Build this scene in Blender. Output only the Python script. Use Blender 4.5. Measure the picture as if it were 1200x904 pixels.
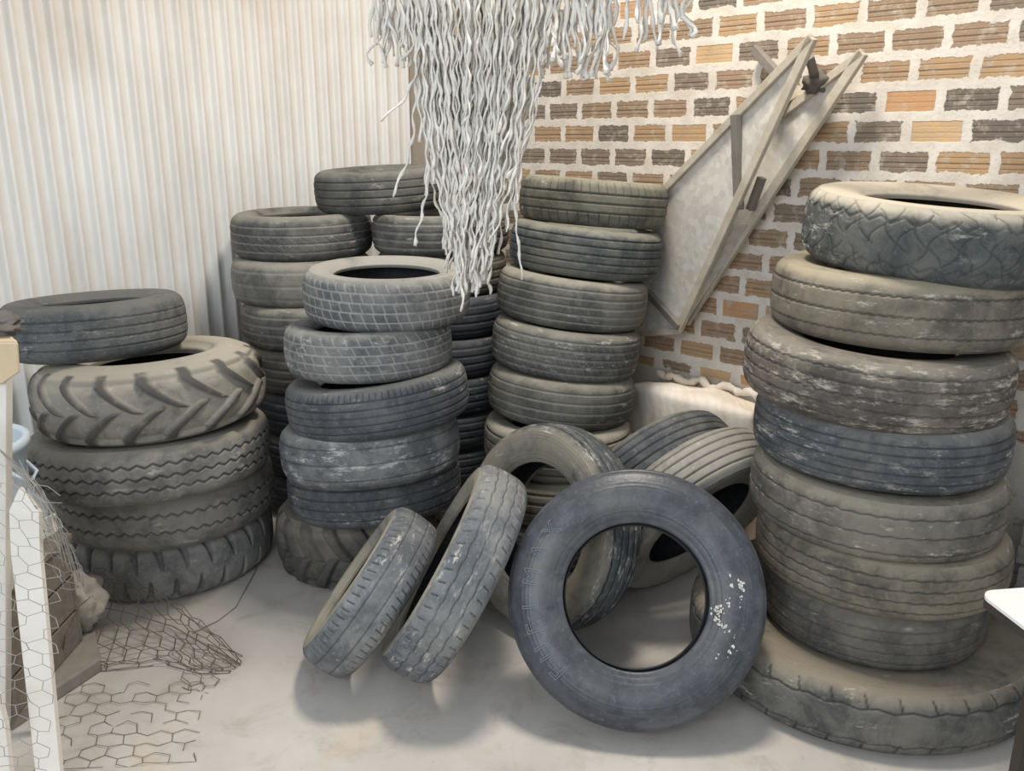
import bpy, math, random
import numpy as np
from mathutils import Vector, Matrix
PI = math.pi
S = bpy.context.scene
COL = S.collection
for o in list(bpy.data.objects): bpy.data.objects.remove(o)
random.seed(7); RNG = np.random.default_rng(7)

# ------------------------------------------------------------------ camera, sky, lights, exposure
FPX, CAM_H = 1020.0, 1.8
PITCH = math.atan(287 / FPX)
cam = bpy.data.cameras.new('camera'); camo = bpy.data.objects.new('camera', cam); COL.objects.link(camo)
cam.sensor_width = 36.0; cam.lens = 36.0 * FPX / 1200; cam.clip_start = 0.05
camo.location = (0, 0, CAM_H); camo.rotation_euler = (PI / 2 - PITCH, 0, 0)
S.camera = camo
S.view_settings.view_transform = 'Standard'; S.view_settings.look = 'None'
S.view_settings.gamma = 1.0; S.view_settings.use_curve_mapping = False
S.view_settings.exposure = 0.06
w = bpy.data.worlds.new('world'); S.world = w; w.use_nodes = True
w.node_tree.nodes['Background'].inputs[0].default_value = (0.84, 0.92, 1.0, 1)
w.node_tree.nodes['Background'].inputs[1].default_value = 0.62
def area(name, loc, target, sx, sy, power, col):
    l = bpy.data.lights.new(name, 'AREA'); l.shape = 'RECTANGLE'; l.size = sx; l.size_y = sy
    l.energy = power; l.color = col
    o = bpy.data.objects.new(name, l); COL.objects.link(o); o.location = loc
    o.rotation_euler = (Vector(target) - Vector(loc)).to_track_quat('-Z', 'Y').to_euler()
    return o
area('skylight', (0.35, 3.05, 4.3), (0.3, 3.0, 0), 0.6, 0.6, 120, (1.0, 0.91, 0.79))
area('doorway_daylight', (-1.7, -1.5, 2.5), (-0.1, 3.6, 0.8), 2.6, 2.2, 96, (0.88, 0.94, 1.0))

# ------------------------------------------------------------------ helpers
FW = Vector((0, math.cos(PITCH), -math.sin(PITCH))); UP = Vector((0, math.sin(PITCH), math.cos(PITCH)))
def ray(px, py): return FW + Vector((1, 0, 0)) * ((px - 600) / FPX) + UP * ((452 - py) / FPX)
def at_z(px, py, z):
    r = ray(px, py); return Vector((0, 0, CAM_H)) + r * ((z - CAM_H) / r.z)
def at_y(px, py, y):
    r = ray(px, py); return Vector((0, 0, CAM_H)) + r * (y / r.y)
CORNER = Vector((-0.558, 5.371, 0)); BDIR = Vector((0.72, -0.694, 0)); LDIR = Vector((-0.694, -0.72, 0))
NB = Vector((-0.694, -0.72, 0)); NL = Vector((0.72, -0.694, 0))
def at_wall(px, py, off=0.0):
    r = ray(px, py); t = ((CORNER + NB * off).dot(NB)) / r.dot(NB); return Vector((0, 0, CAM_H)) + r * t
def lin(c):
    return tuple((x / 255 / 12.92) if x / 255 <= .04045 else ((x / 255 + .055) / 1.055) ** 2.4 for x in c) + (1.0,)

def mesh_np(name, V, Q, mat=None, parent=None, uv=None, attr=None, smooth=True):
    me = bpy.data.meshes.new(name); V = np.asarray(V, np.float32); Q = np.asarray(Q, np.int32)
    me.vertices.add(len(V)); me.vertices.foreach_set('co', V.ravel())
    me.loops.add(Q.size); me.loops.foreach_set('vertex_index', Q.ravel())
    k = Q.shape[1]
    me.polygons.add(len(Q)); me.polygons.foreach_set('loop_start', np.arange(0, Q.size, k, dtype=np.int32))
    me.polygons.foreach_set('loop_total', np.full(len(Q), k, np.int32))
    me.polygons.foreach_set('use_smooth', np.full(len(Q), smooth))
    if uv is not None:
        l = me.uv_layers.new(name='UVMap'); l.data.foreach_set('uv', np.asarray(uv, np.float32).ravel())
    if attr is not None:
        a = me.attributes.new('groove', 'FLOAT', 'POINT'); a.data.foreach_set('value', np.asarray(attr, np.float32))
    me.update(calc_edges=True); me.validate()
    o = bpy.data.objects.new(name, me); COL.objects.link(o)
    if mat: me.materials.append(mat)
    if parent: o.parent = parent
    return o
class MB:
    """collects shapes for ONE mesh"""
    def __init__(s): s.v = []; s.f = []
    def add(s, vs, fs):
        b = len(s.v); s.v += [tuple(v) for v in vs]; s.f += [tuple(i + b for i in f) for f in fs]
    def box(s, c, sz, M=None):
        c = Vector(c); x, y, z = (k / 2 for k in sz)
        vs = [Vector((i * x, j * y, k * z)) for i in (-1, 1) for j in (-1, 1) for k in (-1, 1)]
        vs = [(M @ v if M else v) + c for v in vs]
        s.add(vs, [(0, 1, 3, 2), (4, 6, 7, 5), (0, 4, 5, 1), (2, 3, 7, 6), (0, 2, 6, 4), (1, 5, 7, 3)])
    def bar(s, a, b, w_, t_, n=(0, 0, 1)):
        """rectangular bar from a to b; w_ across, t_ along the normal n"""
        a, b = Vector(a), Vector(b); d = (b - a).normalized(); n = Vector(n); sd = d.cross(n).normalized(); n = sd.cross(d).normalized()
        vs = [p + sd * (i * w_ / 2) + n * (j * t_ / 2) for p in (a, b) for i, j in ((-1, -1), (1, -1), (1, 1), (-1, 1))]
        s.add(vs, [(3, 2, 1, 0), (4, 5, 6, 7), (0, 1, 5, 4), (1, 2, 6, 5), (2, 3, 7, 6), (3, 0, 4, 7)])
    def slab(s, pts, n, t):
        """polygon given by points, thickness t along n"""
        n = Vector(n).normalized(); k = len(pts); p = [Vector(q) for q in pts]
        s.add([q + n * t / 2 for q in p] + [q - n * t / 2 for q in p],
              [tuple(range(k)), tuple(range(2 * k - 1, k - 1, -1))] + [(i, k + i, k + (i + 1) % k, (i + 1) % k) for i in range(k)])
    def tube(s, pts, r, n=6, flat=1.0, twist=0.0):
        pts = [Vector(p) for p in pts]; rings = []
        rr = r if isinstance(r, (list, tuple)) else [r] * len(pts)
        ref = Vector((0.31, 0.9, 0.2)); vs = []
        for i, p in enumerate(pts):
            d = (pts[min(i + 1, len(pts) - 1)] - pts[max(i - 1, 0)]).normalized()
            x = d.cross(ref); 
            if x.length < 1e-3: x = d.cross(Vector((1, 0, 0)))
            x.normalize(); y = d.cross(x)
            for k in range(n):
                a = 2 * PI * k / n; cx, cy = math.cos(a), math.sin(a) * flat; ct, st = math.cos(twist * i), math.sin(twist * i)
                vs.append(p + (x * (cx * ct - cy * st) + y * (cx * st + cy * ct)) * rr[i])
        m = len(pts)
        fs = [(i * n + k, i * n + (k + 1) % n, (i + 1) * n + (k + 1) % n, (i + 1) * n + k) for i in range(m - 1) for k in range(n)]
        fs += [tuple(range(n - 1, -1, -1)), tuple(range((m - 1) * n, m * n))]
        s.add(vs, fs)
    def build(s, name, mat, parent=None, smooth=False, bevel=0):
        me = bpy.data.meshes.new(name); me.from_pydata(s.v, [], s.f); me.update()
        o = bpy.data.objects.new(name, me); COL.objects.link(o); me.materials.append(mat)
        if smooth: me.polygons.foreach_set('use_smooth', [True] * len(me.polygons))
        if parent: o.parent = parent; o.matrix_parent_inverse = parent.matrix_world.inverted()
        if bevel:
            b = o.modifiers.new('bevel', 'BEVEL'); b.width = bevel; b.segments = 2
        return o
def empty(name, loc=(0, 0, 0), M=None):
    o = bpy.data.objects.new(name, None); COL.objects.link(o); o.empty_display_size = .1
    o.matrix_world = M if M is not None else Matrix.Translation(Vector(loc))
    bpy.context.view_layer.update()
    return o
def tag(o, label, cat, group=None):
    o['label'] = label; o['category'] = cat
    if group: o['group'] = group
    return o

# ------------------------------------------------------------------ material kit
class NT:
    def __init__(s, name):
        s.m = bpy.data.materials.new(name); s.m.use_nodes = True; s.t = s.m.node_tree; s.b = s.t.nodes['Principled BSDF']
    def n(s, typ, **k):
        x = s.t.nodes.new('ShaderNode' + typ)
        for a, v in k.items():
            if a.startswith('i_'): x.inputs[int(a[2:]) if a[2:].isdigit() else a[2:].replace('_', ' ')].default_value = v
            else: setattr(x, a, v)
        return x
    def l(s, a, b): s.t.links.new(a, b)
    def val(s, inp, v):
        if hasattr(v, 'links') : s.l(v, inp)
        else: inp.default_value = v
    def math(s, op, a, b=0.0, c=None, clamp=False):
        x = s.n('Math', operation=op, use_clamp=clamp); s.val(x.inputs[0], a); s.val(x.inputs[1], b)
        if c is not None: s.val(x.inputs[2], c)
        return x.outputs[0]
    def mix(s, f, a, b, mode='MIX'):
        x = s.n('MixRGB', blend_type=mode); s.val(x.inputs[0], f); s.val(x.inputs[1], a); s.val(x.inputs[2], b); return x.outputs[0]
    def noise(s, vec, sc, det=4, rough=.55, dist=0):
        x = s.n('TexNoise'); x.inputs['Scale'].default_value = sc; x.inputs['Detail'].default_value = det
        x.inputs['Roughness'].default_value = rough; x.inputs['Distortion'].default_value = dist
        if vec is not None: s.l(vec, x.inputs['Vector'])
        return x.outputs['Fac']
    def ramp(s, f, a, b):
        x = s.n('MapRange', clamp=True, interpolation_type='SMOOTHSTEP'); s.l(f, x.inputs[0]); x.inputs[1].default_value = a; x.inputs[2].default_value = b
        return x.outputs[0]
    def bump(s, h, st=.3, d=.01):
        x = s.n('Bump'); x.inputs['Strength'].default_value = st; x.inputs['Distance'].default_value = d; s.l(h, x.inputs['Height'])
        s.l(x.outputs[0], s.b.inputs['Normal'])
    def obj(s): return s.n('TexCoord').outputs['Object']
def simple(name, col, rough=.8, var=.25, sc=8, metal=0.0, dirt=None, dirt_amt=.5, bump=.15, stretch=(1, 1, 1)):
    t = NT(name); v = t.obj(); mp = t.n('Mapping'); mp.inputs['Scale'].default_value = stretch; t.l(v, mp.inputs[0]); v = mp.outputs[0]
    n1 = t.noise(v, sc, 6, .65); n2 = t.noise(v, sc * 7, 3)
    c = t.mix(t.ramp(n1, .3, .7), lin(col), tuple(x * (1 - var) for x in lin(col)[:3]) + (1,))
    c = t.mix(t.math('MULTIPLY', n2, var), c, tuple(x * .6 for x in lin(col)[:3]) + (1,))
    if dirt: c = t.mix(t.math('MULTIPLY', t.ramp(t.noise(v, sc * .6, 7, .7), .45, .7), dirt_amt), c, lin(dirt))
    t.l(c, t.b.inputs['Base Color']); t.b.inputs['Roughness'].default_value = rough; t.b.inputs['Metallic'].default_value = metal
    if bump: t.bump(n2, bump, .004)
    return t.m
_rub = {}
def rubber(base, dust, dust_amt, white=.2, groove=None, gamt=.8, rough=.75, crack=0.0, wcol=(205, 200, 190), shoulder_dust=None):
    key = (base, dust, dust_amt, white, groove, gamt, rough, crack, wcol, shoulder_dust)
    if key in _rub: return _rub[key]
    t = NT('rubber'); oi = t.n('ObjectInfo').outputs['Random']
    v0 = t.obj(); va = t.n('VectorMath', operation='ADD'); t.l(v0, va.inputs[0])
    cx = t.n('CombineXYZ'); k = t.math('MULTIPLY', oi, 40.0); t.l(k, cx.inputs[0]); t.l(k, cx.inputs[1]); t.l(cx.outputs[0], va.inputs[1]); v = va.outputs[0]
    fine = t.noise(v, 60, 4, .7); mid = t.noise(v, 9, 7, .72, .4); big = t.noise(v, 3.2, 3, .5)
    b = lin(base); bd = tuple(x * .62 for x in b[:3]) + (1,); bl = tuple(min(1, x * 1.5) for x in b[:3]) + (1,)
    c = t.mix(t.ramp(mid, .36, .64), bd, b); c = t.mix(t.ramp(fine, .55, .75), c, bl)
    dm = t.math('ADD', t.math('MULTIPLY', big, .6), t.math('MULTIPLY', mid, .5))
    dm = t.ramp(dm, .62 - .36 * dust_amt, .84 - .30 * dust_amt)
    c = t.mix(t.math('MULTIPLY', dm, .25 + .7 * dust_amt, clamp=True), c, lin(dust))
    if shoulder_dust:
        sz_ = t.n('SeparateXYZ'); t.l(v0, sz_.inputs[0])
        f_ = t.math('MULTIPLY', t.ramp(t.math('ADD', sz_.outputs[2], t.math('MULTIPLY', t.math('SUBTRACT', mid, .5), .05)), .062, .104), .8)
        c = t.mix(f_, c, lin(shoulder_dust))
    if white:
        uv = t.n('UVMap').outputs[0]; mp = t.n('Mapping'); mp.inputs['Scale'].default_value = (9, 26, 1); t.l(uv, mp.inputs[0])
        va2 = t.n('VectorMath', operation='ADD'); t.l(mp.outputs[0], va2.inputs[0]); t.l(cx.outputs[0], va2.inputs[1])
        sc = t.ramp(t.noise(va2.outputs[0], 1.0, 9, .78), .575 - .07 * white, .655)
        sc = t.math('MULTIPLY', sc, t.ramp(t.noise(v, 2.3, 2), .36, .60)); sc = t.math('MULTIPLY', sc, min(1, .35 + white), clamp=True)
        c = t.mix(sc, c, lin(wcol))
    if crack:
        uv = t.n('UVMap').outputs[0]; vo = t.n('TexVoronoi', feature='DISTANCE_TO_EDGE'); vo.inputs['Scale'].default_value = 22
        t.l(uv, vo.inputs['Vector']); ck = t.ramp(vo.outputs['Distance'], .035, .005)
        c = t.mix(t.math('MULTIPLY', ck, t.math('MULTIPLY', t.ramp(mid, .38, .55), crack)), c, lin((185, 183, 178)))
    if groove:
        at = t.n('Attribute', attribute_name='groove').outputs['Fac']
        g = t.math('MULTIPLY', t.math('MULTIPLY', at, t.ramp(t.noise(v, 7, 5, .7), .22, .5)), gamt)
        c = t.mix(g, c, lin(groove))
    t.l(c, t.b.inputs['Base Color']); t.b.inputs['Roughness'].default_value = rough
    t.b.inputs['Specular IOR Level'].default_value = .35
    hh = t.math('ADD', t.math('MULTIPLY', mid, .6), t.math('MULTIPLY', fine, .4)); t.bump(hh, .35, .006)
    _rub[key] = t.m; return t.m

# ------------------------------------------------------------------ the setting
# floor
t = NT('dusty_concrete'); v = t.obj()
a = t.noise(v, .9, 6, .6); b_ = t.noise(v, 5, 8, .72, .6); c_ = t.noise(v, 45, 4, .6); 
c = t.mix(t.ramp(a, .35, .65), lin((196, 190, 183)), lin((176, 170, 163)))
c = t.mix(t.math('MULTIPLY', t.ramp(b_, .48, .72), .55), c, lin((150, 140, 128)))
c = t.mix(t.math('MULTIPLY', t.ramp(t.noise(v, 1.7, 4, .55, .8), .56, .72), .5), c, lin((196, 178, 150)))
c = t.mix(t.math('MULTIPLY', t.ramp(c_, .6, .8), .3), c, lin((120, 115, 108)))
t.l(c, t.b.inputs['Base Color']); t.b.inputs['Roughness'].default_value = .75; t.bump(t.math('ADD', b_, t.math('MULTIPLY', c_, .4)), .15, .006)
fl = MB(); fl.slab([(-5.2, -2.2, -.05), (4.6, -2.2, -.05), (4.6, 7.0, -.05), (-5.2, 7.0, -.05)], (0, 0, 1), .1)
floor = fl.build('floor', t.m); floor['kind'] = 'structure'

# corrugated wall (left)
t = NT('painted_corrugated_sheet'); v = t.obj(); mp = t.n('Mapping'); mp.inputs['Scale'].default_value = (1.6, 1.6, .5); t.l(v, mp.inputs[0])
st = t.noise(mp.outputs[0], 2.2, 7, .7); bl = t.noise(v, 1.3, 4); sp = t.noise(v, 30, 5, .7)
c = t.mix(t.ramp(st, .35, .75), lin((226, 224, 220)), lin((210, 206, 199)))
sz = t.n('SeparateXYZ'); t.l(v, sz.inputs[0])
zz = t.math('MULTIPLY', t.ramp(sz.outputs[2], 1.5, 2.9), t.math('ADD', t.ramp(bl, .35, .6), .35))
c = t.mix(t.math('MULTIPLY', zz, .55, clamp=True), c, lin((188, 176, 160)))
c = t.mix(t.math('MULTIPLY', t.ramp(sp, .68, .78), .4), c, lin((130, 118, 104)))
t.l(c, t.b.inputs['Base Color']); t.b.inputs['Roughness'].default_value = .30; t.b.inputs['Specular IOR Level'].default_value = .5
L = 5.0; nu = int(L / .08 * 16); us = np.linspace(0.0, L, nu + 1); zs = np.linspace(0, 3.1, 12)
off = .017 * np.cos(2 * PI * (us - .459) / .08); off = off + .003 * np.cos(4 * PI * (us - .459) / .08)
P = np.array(CORNER)[None] + us[:, None] * np.array(LDIR) + (off - .02)[:, None] * np.array(NL)
V = np.concatenate([np.c_[P[:, :2], np.full(nu + 1, z)] for z in zs]); Pb = P - .012 * np.array(NL)
Vb = np.concatenate([np.c_[Pb[:, :2], np.full(nu + 1, z)] for z in zs])
m = nu + 1
Q = [(k * m + i + 1, k * m + i, (k + 1) * m + i, (k + 1) * m + i + 1) for k in range(len(zs) - 1) for i in range(nu)]
Nn = len(V); Qb = [tuple(j + Nn for j in q[::-1]) for q in Q]
top = (len(zs) - 1) * m
Qe = [(top + i + 1, top + i, Nn + top + i, Nn + top + i + 1) for i in range(nu)]
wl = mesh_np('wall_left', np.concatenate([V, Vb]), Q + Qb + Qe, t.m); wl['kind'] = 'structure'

# brick wall (right)
t = NT('hollow_brick_wall'); v = t.obj(); sx = t.n('SeparateXYZ'); t.l(v, sx.inputs[0])
nz = t.noise(v, 26, 5, .7); nz2 = t.noise(v, 9, 4, .6); nz3 = t.noise(v, 80, 3)
br = t.n('TexBrick'); br.offset = .5; br.offset_frequency = 2; br.squash = 1
br.inputs['Color1'].default_value = (0, 0, 0, 1); br.inputs['Color2'].default_value = (1, 1, 1, 1); br.inputs['Mortar'].default_value = (.5, .5, .5, 1)
br.inputs['Scale'].default_value = 1; br.inputs['Brick Width'].default_value = .2125; br.inputs['Row Height'].default_value = .109
br.inputs['Mortar Size'].default_value = .036; br.inputs['Mortar Smooth'].default_value = 1.0; br.inputs['Bias'].default_value = 0
t.l(v, br.inputs['Vector'])
b0 = t.n('TexBrick'); b0.offset = .5; b0.offset_frequency = 2
for k_, x_ in (('Color1', (0, 0, 0, 1)), ('Color2', (1, 1, 1, 1)), ('Scale', 1), ('Brick Width', .2125), ('Row Height', .109), ('Mortar Size', 0.0), ('Mortar Smooth', 0), ('Bias', 0)): b0.inputs[k_].default_value = x_
t.l(v, b0.inputs['Vector']); rnd = t.n('SeparateColor'); t.l(b0.outputs['Color'], rnd.inputs[0]); rnd = rnd.outputs[0]
cr = t.n('ValToRGB'); e = cr.color_ramp; e.interpolation = 'CONSTANT'
stops = [(0, (114, 104, 94)), (.08, (134, 119, 103)), (.26, (154, 130, 105)), (.44, (172, 141, 108)), (.64, (160, 133, 109)), (.78, (182, 149, 112)), (.90, (196, 150, 108)), (.96, (206, 171, 128))]
e.elements[0].position = 0; e.elements[0].color = lin(stops[0][1]); e.elements[1].position = stops[1][0]; e.elements[1].color = lin(stops[1][1])
for p_, q_ in stops[2:]: x_ = e.elements.new(p_); x_.color = lin(q_)
t.l(rnd, cr.inputs[0])
bc = t.mix(t.ramp(nz2, .4, .75), cr.outputs[0], t.mix(.35, cr.outputs[0], lin((110, 98, 86))))
# horizontal ribs of the hollow bricks
fy = t.math('FRACT', t.math('DIVIDE', sx.outputs[1], .109))
def line(c0, w0): return t.ramp(t.math('ABSOLUTE', t.math('SUBTRACT', fy, c0)), w0, w0 * .35)
grv = t.math('MAXIMUM', line(.46, .045), t.math('MAXIMUM', t.math('MULTIPLY', line(.30, .03), .6), t.math('MULTIPLY', line(.66, .03), .6)))
clean = t.ramp(rnd, .86, .9)
gs = t.math('MULTIPLY', grv, t.math('SUBTRACT', 1.0, t.math('MULTIPLY', clean, .8)))
bc = t.mix(t.math('MULTIPLY', gs, .5), bc, lin((84, 72, 60)))
bc = t.mix(t.math('MULTIPLY', t.ramp(t.noise(v, 18, 6, .75), .48, .68), .6), bc, lin((196, 184, 166)))
md = br.outputs['Fac']
thr = t.math('ADD', t.math('MULTIPLY', t.math('SUBTRACT', nz, .5), 1.5), t.math('MULTIPLY', t.math('SUBTRACT', nz2, .5), 1.0))
thr = t.math('MULTIPLY', thr, t.math('SUBTRACT', 1.0, t.math('MULTIPLY', clean, .75)))
low = t.math('MULTIPLY', t.ramp(sx.outputs[1], 3.13, 2.92), .55)
mm = t.ramp(t.math('ADD', t.math('ADD', md, thr), low), .42, .56)
mc = t.mix(t.ramp(nz2, .3, .7), lin((226, 218, 207)), lin((206, 196, 182))); mc = t.mix(t.math('MULTIPLY', t.ramp(nz3, .5, .75), .3), mc, lin((170, 158, 142)))
band = t.ramp(sx.outputs[1], 2.99, 2.97); mc = t.mix(t.math('MULTIPLY', band, .6), mc, lin((166, 160, 150)))
mm = t.math('MAXIMUM', mm, t.math('MULTIPLY', band, t.ramp(nz, .3, .5)))
c = t.mix(mm, bc, mc); t.l(c, t.b.inputs['Base Color']); t.b.inputs['Roughness'].default_value = .9
t.bump(t.math('ADD', t.math('SUBTRACT', mm, t.math('MULTIPLY', t.math('MULTIPLY', gs, t.math('SUBTRACT', 1.0, mm)), .5)), t.math('MULTIPLY', nz3, .25)), .5, .012)
mb = MB(); mb.box((2.6, 1.55, -.07), (5.2, 3.1, .14)); wr = mb.build('wall_right', t.m); wr['kind'] = 'structure'
# local x runs along the wall from the corner, local y is up (the brick pattern lives in these axes)
me = wr.data; SH, ZS = 2 * .2125 * 4 - .0706 + .2125 * 0 , .109 * 21 - (1.7775 - .109 * 0)
ZS = .109 * 20 + (.109 * 17 - 1.7775) if False else .109 * 24 - 1.7775 + .0
ZS = .109 * 37 - 1.7775
for vv in me.vertices: vv.co.x += .1416 + .2125 * 4; vv.co.y += ZS - .109 * 0
Mw = Matrix((( BDIR.x, 0, NB.x, CORNER.x), (BDIR.y, 0, NB.y, CORNER.y), (0, 1, 0, 0), (0, 0, 0, 1)))
wr.matrix_world = Mw @ Matrix.Translation((-(.1416 + .2125 * 4), -ZS, 0))
# plaster column in the corner
plaster = simple('grey_brown_render', (178, 164, 147), .9, .2, 5, bump=.3)
mb = MB(); Mr = Matrix(((BDIR.x, NB.x, 0), (BDIR.y, NB.y, 0), (0, 0, 1)))
mb.box(CORNER + BDIR * .05 + NB * .02 + Vector((0, 0, 1.55)), (.13, .05, 3.1), Mr)
tr = mb.build('trim_1', plaster, bevel=.006); tr['kind'] = 'structure'

# ------------------------------------------------------------------ tyres
def catmull(P, n):
    P = np.array(P, float); out = []
    for i in range(len(P) - 1):
        p0, p1, p2, p3 = P[max(i - 1, 0)], P[i], P[i + 1], P[min(i + 2, len(P) - 1)]
        for s in np.linspace(0, 1, 14, endpoint=False):
            out.append(.5 * (2 * p1 + (p2 - p0) * s + (2 * p0 - 5 * p1 + 4 * p2 - p3) * s * s + (3 * p1 - p0 - 3 * p2 + p3) * s ** 3))
    out.append(P[-1]); out = np.array(out); d = np.r_[0, np.cumsum(np.linalg.norm(np.diff(out, axis=0), axis=1))]
    q = np.linspace(0, d[-1], n); return np.c_[np.interp(q, d, out[:, 0]), np.interp(q, d, out[:, 1])], q
def tri(x): return 2 * np.abs(2 * (x - np.floor(x + .5))) - 1
def lineprof(d, w): return np.clip(1.25 - np.abs(d) / w, 0, 1)      # soft-edged groove, half width w
def pattern(p, u, v, R, W):
    """depth (m) and dirt mask of the tread at u (round the tyre) and v (across)"""
    D = np.zeros_like(u); Mk = np.zeros_like(u); C = 2 * PI * R; k = p.get('kind', 'rib')
    per = lambda pitch: C / max(1, round(C / pitch))
    if k in ('rib', 'block'):
        n = p.get('n', 4); span = p.get('span', .6); wv = per(p.get('wl', .05))
        for i in range(n):
            v0 = (-span / 2 + span * i / (n - 1)) * W if n > 1 else 0
            g = lineprof(v - v0 - p.get('amp', 0) * tri(u / wv + .37 * i), p.get('w', .004))
            D = np.maximum(D, g * p.get('d', .007)); Mk = np.maximum(Mk, g)
        for (pt, lo, hi, wd, dp, sk) in p.get('sipes', []):
            pp = per(pt); ph = (u + sk * v) / pp; g = lineprof((ph - np.round(ph)) * pp, wd) * np.clip((v / W - lo) / .03, 0, 1) * np.clip((hi - v / W) / .03, 0, 1)
            D = np.maximum(D, g * dp); Mk = np.maximum(Mk, g)
        if k == 'block':
            n2 = n + 1
            for i in range(n2):
                lo = (-span / 2 + span * (i - 1) / (n - 1)) * W; hi = lo + span * W / (n - 1); pp = per(p['pitch']); ph = u / pp + .37 * i * i + .12 * np.sin(9 * u + i)
                g = lineprof((ph - np.round(ph)) * pp + p.get('skew', .2) * (v - lo), p.get('w', .004) * .9) * (v > lo) * (v < hi)
                D = np.maximum(D, g * p.get('d', .006) * .8); Mk = np.maximum(Mk, g)
    elif k == 'chevron':
        pp = per(p['pitch']); K = p['sweep']; vm = p.get('vm', .46) * W; h = p['h']; u = u + p.get('wob', 0) * (.012 * np.sin(2 * u / R) + .010 * np.sin(26 * v + 1.5)); bar = np.zeros_like(u)
        for sgn, phs in ((1, 0), (-1, .5)):
            s = np.clip(1 - sgn * v / vm, -.2, 1.6)
            uu = u - K * np.maximum(s, 0) ** 1.25 - phs * pp; ph = uu / pp
            dd = np.abs((ph - np.round(ph)) * pp) - p['bw'] * (1.15 - .3 * np.clip(s, 0, 1))
            bb = np.clip(.5 - dd / .022, 0, 1) * np.clip((1.10 - s) / .12, 0, 1)
            bar = np.maximum(bar, bb)
        bar = bar * bar * (3 - 2 * bar); D = h * (1 - bar); Mk = bar
        D = D * np.clip((1.0 - np.abs(v) / (p.get('fade', .60) * W)) / .10, 0, 1)
    elif k == 'lug':
        pp = per(p['pitch'])
        for sgn in (1, -1):
            s = sgn * v / W; ph = (u + p.get('curve', .0) * np.clip(s, 0, 1) ** 2 * W) / pp + (.5 if sgn < 0 else 0)
            wd = p['bw'] * (.35 + 1.1 * np.clip((s - .08) / .4, 0, 1))
            g = np.clip(1.3 - np.abs((ph - np.round(ph)) * pp) / wd, 0, 1) * np.clip((s - .06) / .05, 0, 1)
            D = np.maximum(D, g * p['h']); Mk = np.maximum(Mk, g * .6)
    elif k == 'lattice':
        pp = per(p['pitch'])
        for sk in (1, -1):
            ph = (u + sk * .8 * v + .012 * np.sin(60 * v)) / pp; g = lineprof((ph - np.round(ph)) * pp, p['w']) * (np.sin(ph * 7 + 40 * v) > -.75)
            D = np.maximum(D, g * p['d']); Mk = np.maximum(Mk, g)
        g = lineprof(np.abs(v) - .30 * W + .01 * tri(u / per(.07)), .005); D = np.maximum(D, g * .006)
    return D, Mk
def ring_mesh(name, prof, nu, mat, parent, R, dispfun=None, flip=False):
    """lathe of a (radius, axial) profile with optional displacement along the profile normal"""
    nv = len(prof); th = np.linspace(0, 2 * PI, nu, endpoint=False)
    arc = np.r_[0, np.cumsum(np.linalg.norm(np.diff(prof, axis=0), axis=1))]; arc = arc - arc[-1] / 2
    tan = np.gradient(prof, axis=0); tan /= np.linalg.norm(tan, axis=1)[:, None] + 1e-9; nrm = np.c_[tan[:, 1], -tan[:, 0]]
    U = th[:, None] * R + 0 * arc[None]; Vv = arc[None] + 0 * U
    r = prof[None, :, 0] + 0 * U; z = prof[None, :, 1] + 0 * U; at = np.zeros_like(U)
    if dispfun:
        D, at = dispfun(U, Vv); r = r - D * nrm[None, :, 0]; z = z - D * nrm[None, :, 1]
    co = np.stack([r * np.cos(th)[:, None], r * np.sin(th)[:, None], z], -1).reshape(-1, 3)
    i = np.arange(nu)[:, None]; j = np.arange(nv - 1)[None]; i2 = (i + 1) % nu
    q = np.stack([i * nv + j, i2 * nv + j, i2 * nv + j + 1, i * nv + j + 1], -1).reshape(-1, 4)
    uu = np.stack([i + 0 * j, i + 1 + 0 * j, i + 1 + 0 * j, i + 0 * j], -1).reshape(-1, 4) * (2 * PI * R / nu)
    vv = np.stack([arc[j] + 0 * i, arc[j] + 0 * i, arc[j + 1] + 0 * i, arc[j + 1] + 0 * i], -1).reshape(-1, 4)
    uv = np.stack([uu, vv], -1)
    if flip: q = q[:, ::-1]; uv = uv[:, ::-1]
    return mesh_np(name, co, q, mat, parent, uv=uv.reshape(-1, 2), attr=at.ravel())
TREAD_PTS = [(0, 0), (-.008, .2), (-.026, .3), (-.065, .40), (-.16, .485)]
ROUND_PTS = [(0, 0), (-.012, .16), (-.045, .28), (-.12, .38), (-.26, .455)]
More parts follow.
